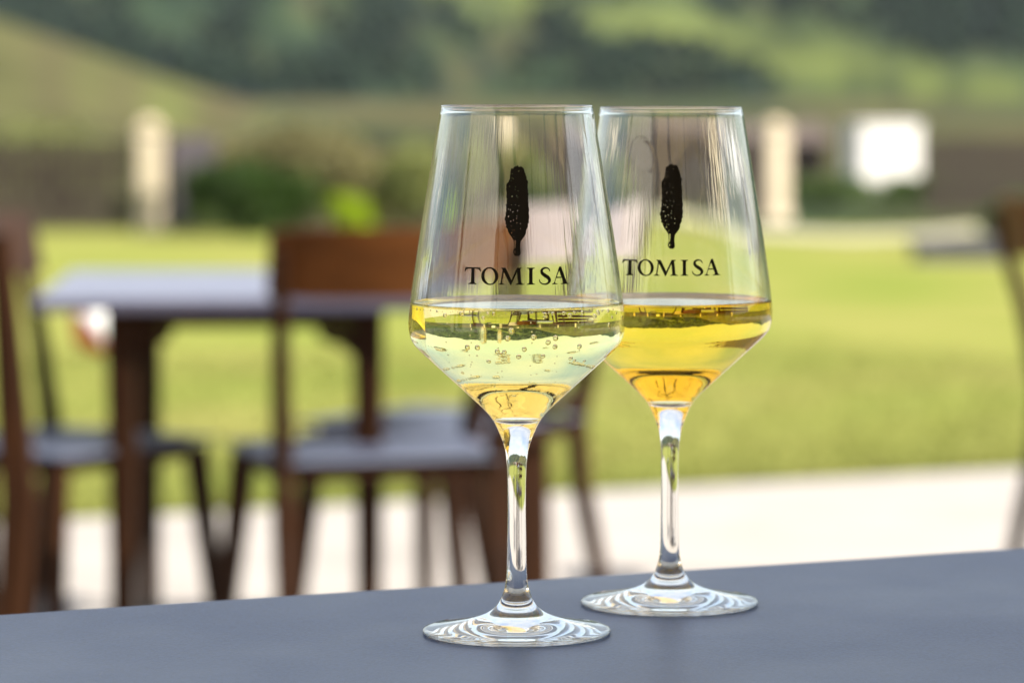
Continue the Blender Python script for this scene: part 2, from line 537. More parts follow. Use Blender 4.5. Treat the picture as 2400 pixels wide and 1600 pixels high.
# trees on the hills: one mass of small crowns
def ico(sub):
    bm = bmesh.new()
    bmesh.ops.create_icosphere(bm, subdivisions=sub, radius=1)
    v = np.array([p.co[:] for p in bm.verts]); f = np.array([[q.index for q in p.verts] for p in bm.faces])
    bm.free()
    return v, f
def build_woodland():
    VS, FS, off = [], [], 0
    iv, iff = ico(2); lv, lf = ico(1)
    count = 0
    tries = 0
    while count < 9000 and tries < 90000:
        tries += 1
        th = rng.uniform(-0.2, 0.2) if rng.random() < 0.5 else rng.uniform(-1.2, 1.2)
        r = math.sqrt(rng.uniform(292 ** 2, 720 ** 2))
        x, y = r * math.sin(th), r * math.cos(th)
        z = ground_z(x, y)
        d = land_cover(x, y, z)[1]
        if rng.random() > d - 0.25: continue
        s = rng.uniform(0.3, 0.75) * (0.6 + r / 700)
        v, f = (iv, iff) if abs(th) < 0.2 else (lv, lf)
        jit = 1 + rng.uniform(-0.28, 0.28, (len(v), 1))
        VS.append(v * jit * np.array([s, s, s * rng.uniform(0.9, 1.5)]) + np.array([x, y, z + s * 0.5]))
        FS.append(f + off); off += len(v); count += 1
    V = np.vstack(VS); F = np.vstack(FS)
    me = bpy.data.meshes.new('woodland')
    me.from_pydata(V.tolist(), [], F.tolist())
    me.materials.append(M['wood_hill'])
    return tag(link('woodland', me), 'dark scrub and trees scattered over the hillsides', 'trees', kind='stuff')
build_woodland()

# ------------------------------------------------------------------ lawn and patio
PATIO_D = 9.22         # patio edge, distance along E2
def frame_pt(a, b, z=0.0):
    p = E1 * a + E2 * b
    return Vector((p.x, p.y, z))

def build_lawn():
    nx, ny = 60, 50
    verts, faces = [], []
    for j in range(ny + 1):
        for i in range(nx + 1):
            a = -30 + 60 * i / nx + random.uniform(-0.1, 0.1)
            t = (j / ny) ** 1.5
            p0 = frame_pt(a, PATIO_D - 0.05)
            y = p0.y * (1 - t) + (LAWN_END + 0.0 * a) * t
            y = max(y, p0.y) if p0.y < LAWN_END else p0.y
            verts.append((p0.x, y, float(base_z(0, y)) - 0.006 + 0.02 * vnoise(p0.x, y, 0.25, 2) * min(1, t * 8)))
    for j in range(ny):
        for i in range(nx):
            k = j * (nx + 1) + i
            faces.append((k, k + 1, k + nx + 2, k + nx + 1))
    o = obj('lawn', (verts, faces), M['lawn'], smooth=True)
    tag(o, kind='structure')
build_lawn()

bm = bmesh.new()
box(bm, (-14, -9, -0.12), (14, PATIO_D, 0.0), 0.012, Matrix.Rotation(BROT, 4, 'Z'))
tag(obj('patio', bm, M['patio']), kind='structure')

# ------------------------------------------------------------------ grass blades over the lawn (stuff)
def build_grass():
    n = 110000
    a = rng.uniform(-9, 9, n); b = PATIO_D + 0.0 + (rng.random(n) ** 2) * 7
    px = E1.x * a + E2.x * b; py = E1.y * a + E2.y * b
    keep = (np.abs(px) < 0.16 * py + 2.0)
    px, py = px[keep], py[keep]; n = len(px)
    z = base_z(px, py) - 0.01
    ang = rng.uniform(0, 2 * math.pi, n); h = rng.uniform(0.02, 0.04, n); w = rng.uniform(0.0025, 0.0045, n)
    ln = rng.uniform(-0.03, 0.03, (n, 2))
    dx, dy = np.cos(ang) * w, np.sin(ang) * w
    V = np.empty((n, 3, 3))
    V[:, 0] = np.stack([px - dx, py - dy, z], 1); V[:, 1] = np.stack([px + dx, py + dy, z], 1)
    V[:, 2] = np.stack([px + ln[:, 0], py + ln[:, 1], z + h], 1)
    me = bpy.data.meshes.new('grass')
    me.from_pydata(V.reshape(-1, 3).tolist(), [], np.arange(3 * n).reshape(-1, 3).tolist())
    me.materials.append(leaf_mat('grass_blade', (0.134, 0.155, 0.029), (0.174, 0.174, 0.045), 0.25))
    tag(link('grass', me), 'short yellow green grass covering the lawn', 'grass', kind='stuff')
build_grass()

# ------------------------------------------------------------------ veranda and house around the camera (seen in the glass)
RB = Matrix.Rotation(BROT, 4, 'Z')
def bldg_part(name, lo, hi, mat, parent, bev=0.006):
    bm = bmesh.new(); box(bm, lo, hi, bev)
    return obj(name, bm, mat, parent)
ver = thing('veranda', 'honey coloured canvas awning on timber rafters, seen upside down in the wine', 'veranda', (0, 0, 0), BROT)
ROOF_E = 3.3
for k in range(9):
    b0 = -4.9 + k * 0.91
    bm = bmesh.new()
    vs = [[bm.verts.new((-3.7 + 9.7 * i / 20, b0 + 0.91 * j / 6, 3.06 - 0.05 * math.sin(math.pi * j / 6) + 0.008 * math.sin(i * 2.1 + k))) for j in range(7)] for i in range(21)]
    for i in range(20):
        for j in range(6): bm.faces.new((vs[i][j], vs[i + 1][j], vs[i + 1][j + 1], vs[i][j + 1]))
    obj('canvas_panel', bm, M['canvas'], ver, True)
for a in (-3.6, -1.9, 0.2, 2.4, 4.3, 5.9):
    bldg_part('rafter', (a - 0.05, -4.9, 2.84), (a + 0.05, 2.0, 2.99), M['wood'], ver)
bldg_part('fascia', (-3.72, ROOF_E + 0.002, 3.035), (6.02, ROOF_E + 0.03, 3.085), M['canvas'], ver, 0.01)
for a, b in ((-3.6, 1.8), (5.9, 1.8), (-3.6, -2.6), (5.9, -2.6)):
    bm = bmesh.new(); box(bm, (a - 0.07, b - 0.07, 0), (a + 0.07, b + 0.07, 2.839), 0.01)
    obj('post', bm, M['wood'], ver)
house = thing('house', 'cream plastered house wall behind the camera, reflected in the glass', 'house', (0, 0, 0), BROT)
bldg_part('wall', (-8, -5.4, 0.0), (8, -5.05, 4.2), M['plaster'], house)
for a in (-4.6, -1.4, 1.8, 5.0):
    d = bldg_part('glazed_door', (a - 0.85, -5.045, 0.02), (a + 0.85, -5.0, 2.3), M['white_wall'], house)
    for s in (-0.42, 0.42):
        bldg_part('pane', (a + s - 0.36, -4.998, 0.15), (a + s + 0.36, -4.985, 2.2), M['glazing'], d, 0.003)
bldg_part('added_reflector_wing', (-6.9, -5.04, 0.0), (-6.5, 2.6, 3.9), M['plaster'], house)  # unseen wall added to reflect a bright band in the glasses' left flank
for b0 in (-3.6, -1.5, 0.7):
    fr = bldg_part('added_streak_window', (-6.498, b0, 0.7), (-6.46, b0 + 0.8, 2.4), M['white_wall'], house)  # added windows, break that reflection with dark upright streaks
    for q in (0.05, 0.42):
        bldg_part('pane', (-6.458, b0 + q, 0.77), (-6.45, b0 + q + 0.33, 2.33), M['glazing'], fr, 0.002)
vine = thing('climbing_vine', 'bare twisted vine stems under the veranda awning, seen in the wine', 'vine', (0, 0, 0), 0)
for k in range(11):
    p = Vector((random.uniform(-1.5, 0.5), random.uniform(2.0, 3.3), 2.82)); pts = [p.copy()]; rad = [0.013]
    d = Vector((random.uniform(-1, 1), random.uniform(-1, 1), 0)).normalized()
    for i in range(9):
        d = (d + Vector((random.uniform(-.6, .6), random.uniform(-.6, .6), 0))).normalized()
        p = p + d * 0.10; p.z = 2.81 + random.uniform(-0.04, 0.03)
        pts.append(p.copy()); rad.append(0.013 - 0.0012 * i)
    bm = bmesh.new(); tube(bm, pts, rad, 6)
    obj('branch', bm, M['bark'], vine, True)

# ------------------------------------------------------------------ fence with pillars at the far edge of the lawn
FENCE = [(-1330, 545, 41), (-445, 540, 43), (352, 537, 45), (1159, 522, 48), (1815, 505, 51.5), (2470, 492, 55), (3080, 482, 59)]
pts = []
for u, v, d in FENCE:
    p = at(u, v, d); p.z = ground_z(p.x, p.y) - 0.02
    pts.append(p)
PIL_W, PIL_H = 0.30, 1.34
def pillar_mesh():
    bm = bmesh.new()
    box(bm, (-PIL_W / 2 - 0.03, -PIL_W / 2 - 0.03, -0.1), (PIL_W / 2 + 0.03, PIL_W / 2 + 0.03, 0.12), 0.02)
    box(bm, (-PIL_W / 2, -PIL_W / 2, 0.121), (PIL_W / 2, PIL_W / 2, PIL_H - 0.12), 0.025)
    return bm
def cap_mesh():
    bm = bmesh.new()
    w = PIL_W / 2
    box(bm, (-w - 0.025, -w - 0.025, PIL_H - 0.119), (w + 0.025, w + 0.025, PIL_H - 0.06), 0.015)
    box(bm, (-w * 0.72, -w * 0.72, PIL_H - 0.059), (w * 0.72, w * 0.72, PIL_H + 0.04), 0.04)
    return bm
PL = [None, 'cream stone fence pillar just outside the left edge', 'cream stone fence pillar above the left table, beside the grey panel',
      'cream stone fence pillar seen through the front wine glass', 'cream stone fence pillar right of the rear wine glass, beside the white hut',
      'cream stone fence pillar at the right edge beyond the dark fence', None]
PL[0] = 'cream stone fence pillar furthest out on the left of the fence'
PL[6] = 'cream stone fence pillar furthest out on the right of the fence'
pm = cm = None
for i, p in enumerate(pts):
    n = thing('fence_pillar', PL[i], 'pillar', p, math.radians(8) if i < 3 else math.radians(20), 'cream pillars of the far fence')
    if pm is None:
        a = obj('shaft', pillar_mesh(), M['pillar'], n); b = obj('cap', cap_mesh(), M['pillar'], n)
        pm, cm = a.data, b.data
    else:
        link('shaft', pm, n); link('cap', cm, n)
bm = bmesh.new()
prof = [(-0.045, 0.0), (0.045, 0.0), (0.045, 1.02), (0.0, 1.10), (-0.045, 1.02)]
f0 = [bm.verts.new((x, -0.011, z)) for x, z in prof]; f1 = [bm.verts.new((x, 0.011, z)) for x, z in prof]
bm.faces.new(f0[::-1]); bm.faces.new(f1)
for k in range(5): bm.faces.new((f0[k], f0[(k + 1) % 5], f1[(k + 1) % 5], f1[k]))
picket_me = bpy.data.meshes.new('picket'); bmesh.ops.recalc_face_normals(bm, faces=bm.faces); bm.to_mesh(picket_me); bm.free(); picket_me.materials.append(M['picket'])
FL = ['brown picket fence bay outside the frame on the left', 'brown picket fence bay at the far left behind the table', 'brown picket fence bay behind the dark green bush',
      'brown picket fence bay behind the two wine glasses', 'brown picket fence bay right of the white hut, dark against the lawn', 'brown picket fence bay outside the frame on the right']
for i in range(len(pts) - 1):
    a, b = pts[i], pts[i + 1]
    d = (b - a); L = d.length; d.normalize()
    rz = math.atan2(d.y, d.x)
    fz = thing('picket_fence', FL[i], 'fence', a, rz, 'picket fence bays between the pillars')
    slope = (b.z - a.z) / L
    nP = int((L - 0.5) / 0.125)
    x_in = 2.75 if i == 4 else 0.0            # this bay starts right of the hut
    for z0 in (0.28, 0.82):
        bm = bmesh.new()
        beam(bm, [((0.19 + x_in, 0.032, z0 + slope * (0.19 + x_in)), 0.04, 0.07), ((L - 0.19, 0.032, z0 + slope * (L - 0.19)), 0.04, 0.07)], Vector((0, 0, 1)), 0.1)
        obj('rail', bm, M['picket'], fz)
    for k in range(nP):
        x = 0.27 + (L - 0.54) * k / (nP - 1)
        if x < x_in + 0.2: continue
        link('picket', picket_me, fz, (x, 0, 0.05 + slope * x + random.uniform(-0.015, 0.015)), (0, random.uniform(-0.01, 0.01), 0))

# grey panel right of the left pillar
p = at(400, 535, 44.6); p.z = ground_z(p.x, p.y)
g = thing('board_panel', 'mauve grey boarded panel between left pillar and dark bush', 'panel', p, math.radians(8))
for k in range(4):
    bm = bmesh.new(); box(bm, (0.02 + k * 0.13, -0.02, 0.06), (0.02 + k * 0.13 + 0.124, 0.02, 1.14), 0.004); obj('board', bm, M['panel'], g)
for z0 in (0.2, 0.95):
    bm = bmesh.new(); box(bm, (0.0, 0.021, z0), (0.56, 0.06, z0 + 0.08), 0.004); obj('rail', bm, M['panel'], g)

# white hut beyond the fence
p = at(2085, 440, 74); p.z = -1.5
hut = thing('white_hut', 'small white rendered hut beyond the fence, right of the cream pillar', 'hut', p, math.radians(24))
bm = bmesh.new(); box(bm, (-0.66, -0.02, -0.6), (0.70, 0.7, 1.44), 0.02); obj('wall', bm, M['white_wall'], hut)
bm = bmesh.new(); box(bm, (-0.69, -0.05, 1.441), (0.73, 0.73, 1.50), 0.015); obj('roof', bm, M['white_wall'], hut)
# long low brown shed left of it
p = at(1880, 420, 80); p.z = -1.6
shed = thing('brown_shed', 'low brown shed roof beyond the fence between pillar and white hut', 'shed', p, math.radians(10))
bm = bmesh.new(); box(bm, (-3.4, 0, -0.6), (0.55, 2.0, 1.1), 0.02); obj('wall', bm, M['picket'], shed)
bm = bmesh.new()
vv = [bm.verts.new(q) for q in ((-3.6, -0.25, 1.11), (0.7, -0.25, 1.11), (0.7, 1.0, 1.5), (-3.6, 1.0, 1.5), (-3.6, 2.25, 1.11), (0.7, 2.25, 1.11), (-3.6, -0.25, 1.06), (0.7, -0.25, 1.06), (0.7, 2.25, 1.06), (-3.6, 2.25, 1.06))]
for f in ((0, 1, 2, 3), (3, 2, 5, 4), (0, 3, 4, 9, 6), (1, 7, 8, 5, 2), (6, 7, 1, 0), (4, 5, 8, 9), (6, 9, 8, 7)): bm.faces.new([vv[k] for k in f])
obj('roof', bm, M['roof_red'], shed)

# low stone slab and pale gravel on the right
p = on_lawn(2245, 614)
slab = thing('stone_slab', 'low grey stone slab at the far right of the lawn', 'slab', p, math.radians(6))
bm = bmesh.new(); box(bm, (-0.34, 0, -0.05), (0.40, 0.34, 0.15), 0.02); obj('base_stone', bm, M['stone'], slab)
bm = bmesh.new(); box(bm, (-0.38, -0.03, 0.151), (0.44, 0.37, 0.20), 0.012); obj('top_stone', bm, M['stone'], slab)
# gravel drive
def drive():
    c = [(1500, 470), (1800, 497), (1990, 515), (2150, 505), (2420, 470)]
    vs, fs = [], []
    for i, (u, v) in enumerate(c):
        for s in (-1, 1):
            q = on_z(u, v + s * (9 if i in (0, 4) else 16), -0.55)
            q.z = ground_z(q.x, q.y) + (0.012 if q.y < LAWN_END else 0.06)
            vs.append(q)
    n = len(c)
    V2, F2 = [], []
    for i in range(n): V2 += [vs[2 * i], vs[2 * i + 1]]
    for i in range(n - 1): F2.append((2 * i, 2 * i + 1, 2 * i + 3, 2 * i + 2))
    tag(obj('gravel_path', (V2, F2), M['gravel']), kind='structure')
drive()

# ------------------------------------------------------------------ shrubs
def shrub(label, u, v, depth, w, h, mat, n=1400, leaf=0.06, group='shrubs along the far fence', name='shrub'):
    p = at(u, v, depth); p.z = ground_z(p.x, p.y) - 0.03
    t = thing(name, label, 'shrub', p, random.uniform(0, 6), group)
    lobes = [(Vector((random.uniform(-.3, .3) * w, random.uniform(-.25, .25) * w, h * random.uniform(0.35, 0.72))), random.uniform(0.22, 0.36)) for _ in range(9)]
    V, F = [], []
    for i in range(n):
        c, s = random.choice(lobes)
        d = Vector((random.gauss(0, 1), random.gauss(0, 1), random.gauss(0, 1))).normalized() * (random.random() ** 0.35)
        q = c + Vector((d.x * s * w, d.y * s * w, d.z * s * h))
        if q.z < 0.02: q.z = random.uniform(0.02, 0.1)
        a = Vector((random.gauss(0, 1), random.gauss(0, 1), random.gauss(0, 1))).normalized()
        b = a.cross(Vector((random.gauss(0, 1), random.gauss(0, 1), random.gauss(0, 1)))).normalized()
        L = leaf * random.uniform(0.6, 1.3)
        k = len(V)
        V += [q - a * L, q + b * L * 0.42, q + a * L, q - b * L * 0.42]
        F.append((k, k + 1, k + 2, k + 3))
    obj('foliage', (V, F), mat, t)
    bm = bmesh.new()
    for k in range(5):
        c = lobes[k][0]
        tube(bm, [(0, 0, 0), (c.x * .4, c.y * .4, c.z * .5), c], [0.03 * w + .005, 0.018 * w + .004, 0.006], 6)
    obj('stem', bm, M['bark'], t)
    return t
shrub('round dark green bush in front of the fence, left of centre', 590, 540, 42, 1.45, 0.98, M['leaf_dark'], 3600, 0.06)
shrub('lime green young bush right of the dark green bush', 822, 542, 41, 0.46, 0.54, M['leaf_lime'], 1300, 0.045)
shrub('pale green bush between grey panel and dark bush', 470, 538, 43.5, 0.55, 0.72, M['leaf_mid'], 900, 0.05)
shrub('pale olive bush just left of the front wine glass', 960, 535, 43, 1.25, 1.2, M['leaf_olive'], 2600, 0.06)
shrub('tall khaki shrub rising behind and right of the dark bush', 700, 537, 44.6, 1.7, 1.35, M['leaf_khaki'], 4200, 0.075)
shrub('broad khaki shrub directly behind the dark green bush', 555, 537, 45.2, 1.3, 1.15, M['leaf_khaki'], 3000, 0.075)
shrub('khaki shrub directly behind the lime green bush', 868, 532, 45.6, 1.3, 1.05, M['leaf_khaki'], 3000, 0.075)
shrub('olive shrub behind the fence at the far left', 150, 500, 56, 2.6, 1.6, M['leaf_olive'], 2400, 0.09)
shrub('olive shrub before the fence seen through the front glass', 1240, 524, 45.5, 1.6, 1.05, M['leaf_olive'], 3000, 0.07)
shrub('dark green low bush behind front glass near the chair back', 1300, 545, 42, 1.0, 0.5, M['leaf_dark'], 1500, 0.06)
shrub('green shrub below the white hut beside the pillar', 1930, 462, 60, 1.6, 0.55, M['leaf_mid'], 2000, 0.07)
shrub('green shrub hiding the foot of the white hut', 2120, 455, 62, 1.5, 0.55, M['leaf_mid'], 1500, 0.07)
shrub('green bush above the right hand chair at the frame edge', 2385, 500, 40, 0.7, 0.55, M['leaf_mid'], 1300, 0.06)

# ------------------------------------------------------------------ ball on the lawn
p = on_lawn(232, 826)
ball = thing('ball', 'red and white ball lying on the lawn under the left table', 'ball', p, 0)
bm = bmesh.new(); bmesh.ops.create_icosphere(bm, subdivisions=4, radius=0.122)
rot = Matrix.Rotation(0.7, 3, 'Y') @ Matrix.Rotation(0.4, 3, 'X')
red = lambda c: (rot @ c).x < -0.035
for nm, test, mt in (('red_panel', True, 'ball_red'), ('white_panel', False, 'ball_white')):
    b2 = bm.copy()
    bmesh.ops.delete(b2, geom=[f for f in b2.faces if red(f.calc_center_median()) != test], context='FACES')
    o = obj(nm, b2, M[mt], ball, True); o.location.z = 0.12
bm.free()

# ------------------------------------------------------------------ chairs
def make_chair():
    t = thing('wooden_chair', 'chair', 'chair')
    W2, D2 = 0.205, 0.19
    for s in (-1, 1):
        bm = bmesh.new()
        beam(bm, [((s * W2, D2, 0.425), 0.052, 0.052), ((s * (W2 + 0.045), D2 + 0.03, 0.0), 0.034, 0.034)])
        obj('leg', bm, M['wood'], t)
        bm = bmesh.new()
        beam(bm, [((s * (W2 + 0.005), -D2 - 0.08, 0.0), 0.032, 0.032), ((s * W2, -D2 - 0.012, 0.30), 0.040, 0.042), ((s * W2, -D2, 0.44), 0.038, 0.046),
                  ((s * (W2 + 0.012), -D2 - 0.045, 0.64), 0.032, 0.036), ((s * (W2 + 0.026), -D2 - 0.115, 0.845), 0.026, 0.028)])
        obj('back_post', bm, M['wood'], t)
    bm = bmesh.new()
    for s in (-1, 1):
        beam(bm, [((s * W2, -D2 + 0.024, 0.424), 0.024, 0.034), ((s * W2, D2 - 0.024, 0.424), 0.024, 0.034)], Vector((0, 0, 1)), 0.15)
    for yy in (-D2, D2):
        beam(bm, [((-W2 + 0.024, yy, 0.424), 0.024, 0.034), ((W2 - 0.024, yy, 0.424), 0.024, 0.034)], Vector((0, 0, 1)), 0.15)
    obj('seat_frame', bm, M['wood'], t)
    # padded seat
    bm = bmesh.new()
    nx = 12
    g = [[None] * (nx + 1) for _ in range(nx + 1)]
    for i in range(nx + 1):
        for j in range(nx + 1):
            x = -1 + 2 * i / nx; y = -1 + 2 * j / nx
            wx = 0.236 if y > 0 else 0.236 - 0.018 * -y
            dome = (1 - abs(x) ** 3.5) * (1 - abs(y) ** 3.5)
            g[i][j] = bm.verts.new((x * wx, y * 0.222 + 0.008, 0.446 + 0.008 * dome))
    for i in range(nx):
        for j in range(nx):
            bm.faces.new((g[i][j], g[i + 1][j], g[i + 1][j + 1], g[i][j + 1]))
    r = bmesh.ops.extrude_face_region(bm, geom=list(bm.faces))
    for v in r['geom']:
        if isinstance(v, bmesh.types.BMVert): v.co.z = 0.4415
    obj('seat', bm, M['seat'], t, True)
    # curved back board
    bm = bmesh.new()
    n = 14; rings = []
    for i in range(n + 1):
        x = -1 + 2 * i / n
        yb = -D2 - 0.095 - 0.055 * (1 - x * x) + 0.018
        hh = 0.066 - 0.006 * abs(x) ** 6
        lean = 0.045
        c = Vector((x * 0.245, yb, 0.817))
        rr = []
        for dz, dy in ((-1, -0.010), (-1, 0.010), (1, 0.009), (1, -0.009)):
            rr.append(bm.verts.new(c + Vector((0, dy - lean * 0.5 * dz * 0.6, dz * hh))))
        rings.append(rr)
    for i in range(n):
        for k in range(4): bm.faces.new((rings[i][k], rings[i][(k + 1) % 4], rings[i + 1][(k + 1) % 4], rings[i + 1][k]))
    bm.faces.new(rings[0]); bm.faces.new(rings[-1])
    bmesh.ops.bevel(bm, geom=[e for e in bm.edges if len(e.link_faces) == 2 and e.calc_face_angle(0) > 0.8], offset=0.004, segments=2, affect='EDGES')
    obj('backrest', bm, M['wood_back'], t)
    return t

chair0 = make_chair()
def place_chair(first, x, y, facing_deg, label):
    """facing: degrees, 0 = away from camera (+Y), positive = turned to the left"""
    o = chair0 if first else copy_tree(chair0)
    o.location = (x, y, 0.0)
    o.rotation_euler = (0, 0, math.radians(facing_deg))
    tag(o, label, 'chair', 'wooden chairs around the patio tables')
    return o
place_chair(True, -0.276, 7.08, 15, 'brown wooden chair with its broad backrest towards us, left of the front glass')
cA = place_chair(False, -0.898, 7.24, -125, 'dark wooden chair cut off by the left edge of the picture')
cC = place_chair(False, -0.135, 7.68, 58, 'dark wooden chair with a pale sheen coloured into its backrest, seen through the two glasses')
place_chair(False, 1.455, 8.3, -72, 'brown wooden chair cut off by the right edge of the picture')

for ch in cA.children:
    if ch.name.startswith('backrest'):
        ch.data = ch.data.copy(); ch.data.materials[0] = M['wood']  # darker wood stands in for shade on this backrest
for ch in cC.children:
    if ch.name.startswith('backrest'):
        ch.data = ch.data.copy(); ch.data.materials[0] = M['sheen_back']; ch['label'] = 'pale pinkish backrest board'

bn = at(14, 545, 6.5)
bench = thing('wooden_bench', 'end of a dark wooden bench at the left edge of the picture', 'bench', (bn.x, bn.y, 0), math.radians(8))
bm = bmesh.new(); beam(bm, [((-0.01, 0, 0.0), 0.052, 0.05), ((0.018, 0, 0.42), 0.066, 0.055), ((-0.012, 0, 0.885), 0.044, 0.045)], ch=0.2); obj('end_post', bm, M['wood'], bench)
bm = bmesh.new(); beam(bm, [((-0.05, 0.42, 0.0), 0.05, 0.05), ((-0.05, 0.40, 0.42), 0.055, 0.055)], ch=0.2); obj('leg', bm, M['wood'], bench)
for zz in (0.62, 0.72, 0.82):
    bm = bmesh.new(); beam(bm, [((-1.25, 0.0, zz), 0.02, 0.07), ((-0.04, 0.0, zz), 0.02, 0.07)], Vector((0, 0, 1)), 0.15); obj('back_slat', bm, M['wood'], bench)
for yy in (0.06, 0.15, 0.24, 0.33, 0.42):
    bm = bmesh.new(); beam(bm, [((-1.25, yy, 0.44), 0.08, 0.022), ((-0.035, yy, 0.44), 0.08, 0.022)], Vector((0, 0, 1)), 0.2); obj('seat_slat', bm, M['wood'], bench)
for yy in (0.0, 0.42):
    bm = bmesh.new(); beam(bm, [((-1.22, yy, 0.0), 0.055, 0.05), ((-1.22, yy, 0.42), 0.06, 0.055)], ch=0.2); obj('leg', bm, M['wood'], bench)

# ------------------------------------------------------------------ tables in the middle distance
def patio_table(label, loc, rz, w, d):
    t = thing('patio_table', label, 'table', loc, rz)
    bm = bmesh.new(); box(bm, (-w / 2, -d / 2, 0.712), (w / 2, d / 2, 0.737), 0.005); obj('table_top', bm, M['grey_top'], t)
    ix, iy = w / 2 - 0.165, d / 2 - 0.06
    for sx in (-1, 1):
        for sy in (-1, 1):
            bm = bmesh.new()
            beam(bm, [((sx * ix, sy * iy, 0.710), 0.060, 0.060), ((sx * ix, sy * iy, 0.0), 0.044, 0.044)], ch=0.12)
            obj('leg', bm, M['wood'], t)
    for sy in (-1, 1):
        bm = bmesh.new(); beam(bm, [((-ix + 0.027, sy * iy, 0.694), 0.022, 0.032), ((ix - 0.027, sy * iy, 0.694), 0.022, 0.032)], Vector((0, 0, 1)), 0.1); obj('apron', bm, M['wood'], t)
        for sx in (-1, 1):
            bm = bmesh.new()
            prof = [(0.027, 0.676), (0.10, 0.676), (0.09, 0.652), (0.055, 0.642), (0.027, 0.62)]
            fr = [bm.verts.new((sx * (ix - x), sy * iy - 0.009, z)) for x, z in prof]; bk = [bm.verts.new((sx * (ix - x), sy * iy + 0.009, z)) for x, z in prof]
            bm.faces.new(fr); bm.faces.new(bk)
            for k in range(5): bm.faces.new((fr[k], fr[(k + 1) % 5], bk[(k + 1) % 5], bk[k]))
            obj('bracket', bm, M['wood'], t)
    for sx in (-1, 1):
        bm = bmesh.new(); beam(bm, [((sx * ix, -iy + 0.027, 0.694), 0.022, 0.032), ((sx * ix, iy - 0.027, 0.694), 0.022, 0.032)], Vector((0, 0, 1)), 0.1); obj('apron', bm, M['wood'], t)
    return t
TR = math.radians(2.5)
near_left = at(75, 706, 7.0)
ctr = Vector((near_left.x, near_left.y, 0)) + Matrix.Rotation(TR, 3, 'Z') @ Vector((0.40, 0.50, 0))
patio_table('square wooden table with grey top behind the chairs at left', ctr, TR, 0.80, 1.0)

# small dark pedestal stand hidden behind the bowl of the front glass
p = at(1236, 900, 7.7)
st = thing('pedestal_stand', 'low dark wooden pedestal stand behind the stem of the front glass', 'stand', (p.x, p.y, 0), 0.3)
bm = bmesh.new(); beam(bm, [((0, 0, 0.03), 0.085, 0.085), ((0, 0, 0.47), 0.075, 0.075)], ch=0.15); obj('column', bm, M['wood'], st)
bm = bmesh.new(); box(bm, (-0.10, -0.10, 0.471), (0.10, 0.10, 0.495), 0.006); obj('stand_top', bm, M['wood'], st)
bm = bmesh.new(); box(bm, (-0.12, -0.12, 0.0), (0.12, 0.12, 0.029), 0.006); obj('foot_plate', bm, M['wood'], st)

# ------------------------------------------------------------------ foreground counter table
PT = on_z(1211, 1483, at(1211, 1483, 1.67).z)
TZ = PT.z
pl, pr = on_z(0, 1437, TZ), on_z(2400, 1281, TZ)
ed = (pr - pl).normalized()
tang = math.atan2(ed.y, ed.x)
mid = (pl + pr) / 2
bar = thing('counter_table', 'slate grey table top in front that carries both wine glasses', 'table', (mid.x, mid.y, 0), tang)
def counter_top():
    bm = bmesh.new()
    L, D, n = 2.2, 0.75, 120
    rows = []
    prof = [(-0.004, -0.028), (0.0, -0.024), (0.0, -0.004), (-0.0012, -0.0012), (-0.004, 0.0)]
    for i in range(n + 1):
        x = -L / 2 + L * i / n
        wob = 0.0013 * noise.noise(Vector((x * 9, 0.3, 0))) + 0.0006 * noise.noise(Vector((x * 30, 2.3, 0)))
        sag = 0.0
        row = [bm.verts.new((x, -D, TZ - 0.028)), *[bm.verts.new((x, py + wob, TZ + pz)) for py, pz in prof], bm.verts.new((x, -D, TZ))]
        rows.append(row)
    for i in range(n):
        for k in range(len(rows[0])):
            a, b = rows[i], rows[i + 1]; k2 = (k + 1) % len(a)
            bm.faces.new((a[k], b[k], b[k2], a[k2]))
    bm.faces.new(rows[0]); bm.faces.new(rows[-1])
    return bm
obj('table_top', counter_top(), M['counter'], bar)
for sx in (-1, 1):
    for yy in (-0.09, -0.66):
        bm = bmesh.new(); beam(bm, [((sx * 0.98, yy, TZ - 0.03), 0.06, 0.06), ((sx * 0.98, yy, 0), 0.045, 0.045)]); obj('leg', bm, M['wood'], bar)
for yy in (-0.09, -0.66):
    bm = bmesh.new(); beam(bm, [((-0.948, yy, TZ - 0.065), 0.025, 0.066), ((0.948, yy, TZ - 0.065), 0.025, 0.066)], Vector((0, 0, 1)), 0.1); obj('apron', bm, M['wood'], bar)

# ------------------------------------------------------------------ wine glasses
mm = 0.001
OUT = [(34.1, 238.2), (36.0, 227.3), (38.1, 215.2), (40.1, 203.0), (43.6, 181.5), (46.1, 164.5), (47.9, 151.5), (48.65, 145.0), (48.85, 140.3), (48.5, 136.6), (47.7, 133.7), (46.1, 131.0), (43.7, 128.4),
       (40.2, 125.2), (30.4, 116.2), (21.2, 107.8), (16.2, 103.2), (12.9, 99.8), (10.3, 96.2), (7.9, 91.2), (6.4, 87.3), (5.35, 83.6), (4.65, 79.0), (4.28, 73.0), (4.10, 65.0), (4.08, 56.0), (4.22, 46.0), (4.35, 36.0), (4.6, 27.0),
       (5.05, 22.5), (5.9, 18.9), (7.3, 15.4), (9.6, 12.1), (12.4, 9.8), (16.0, 8.0), (22.0, 6.15), (30.0, 4.45), (37.0, 3.2), (41.0, 2.55), (42.4, 2.0), (42.75, 1.25), (42.4, 0.5), (41.3, 0.1), (39.5, 0.06), (34.0, 0.10), (22.0, 0.16), (10.0, 0.2), (0.0, 0.2)]
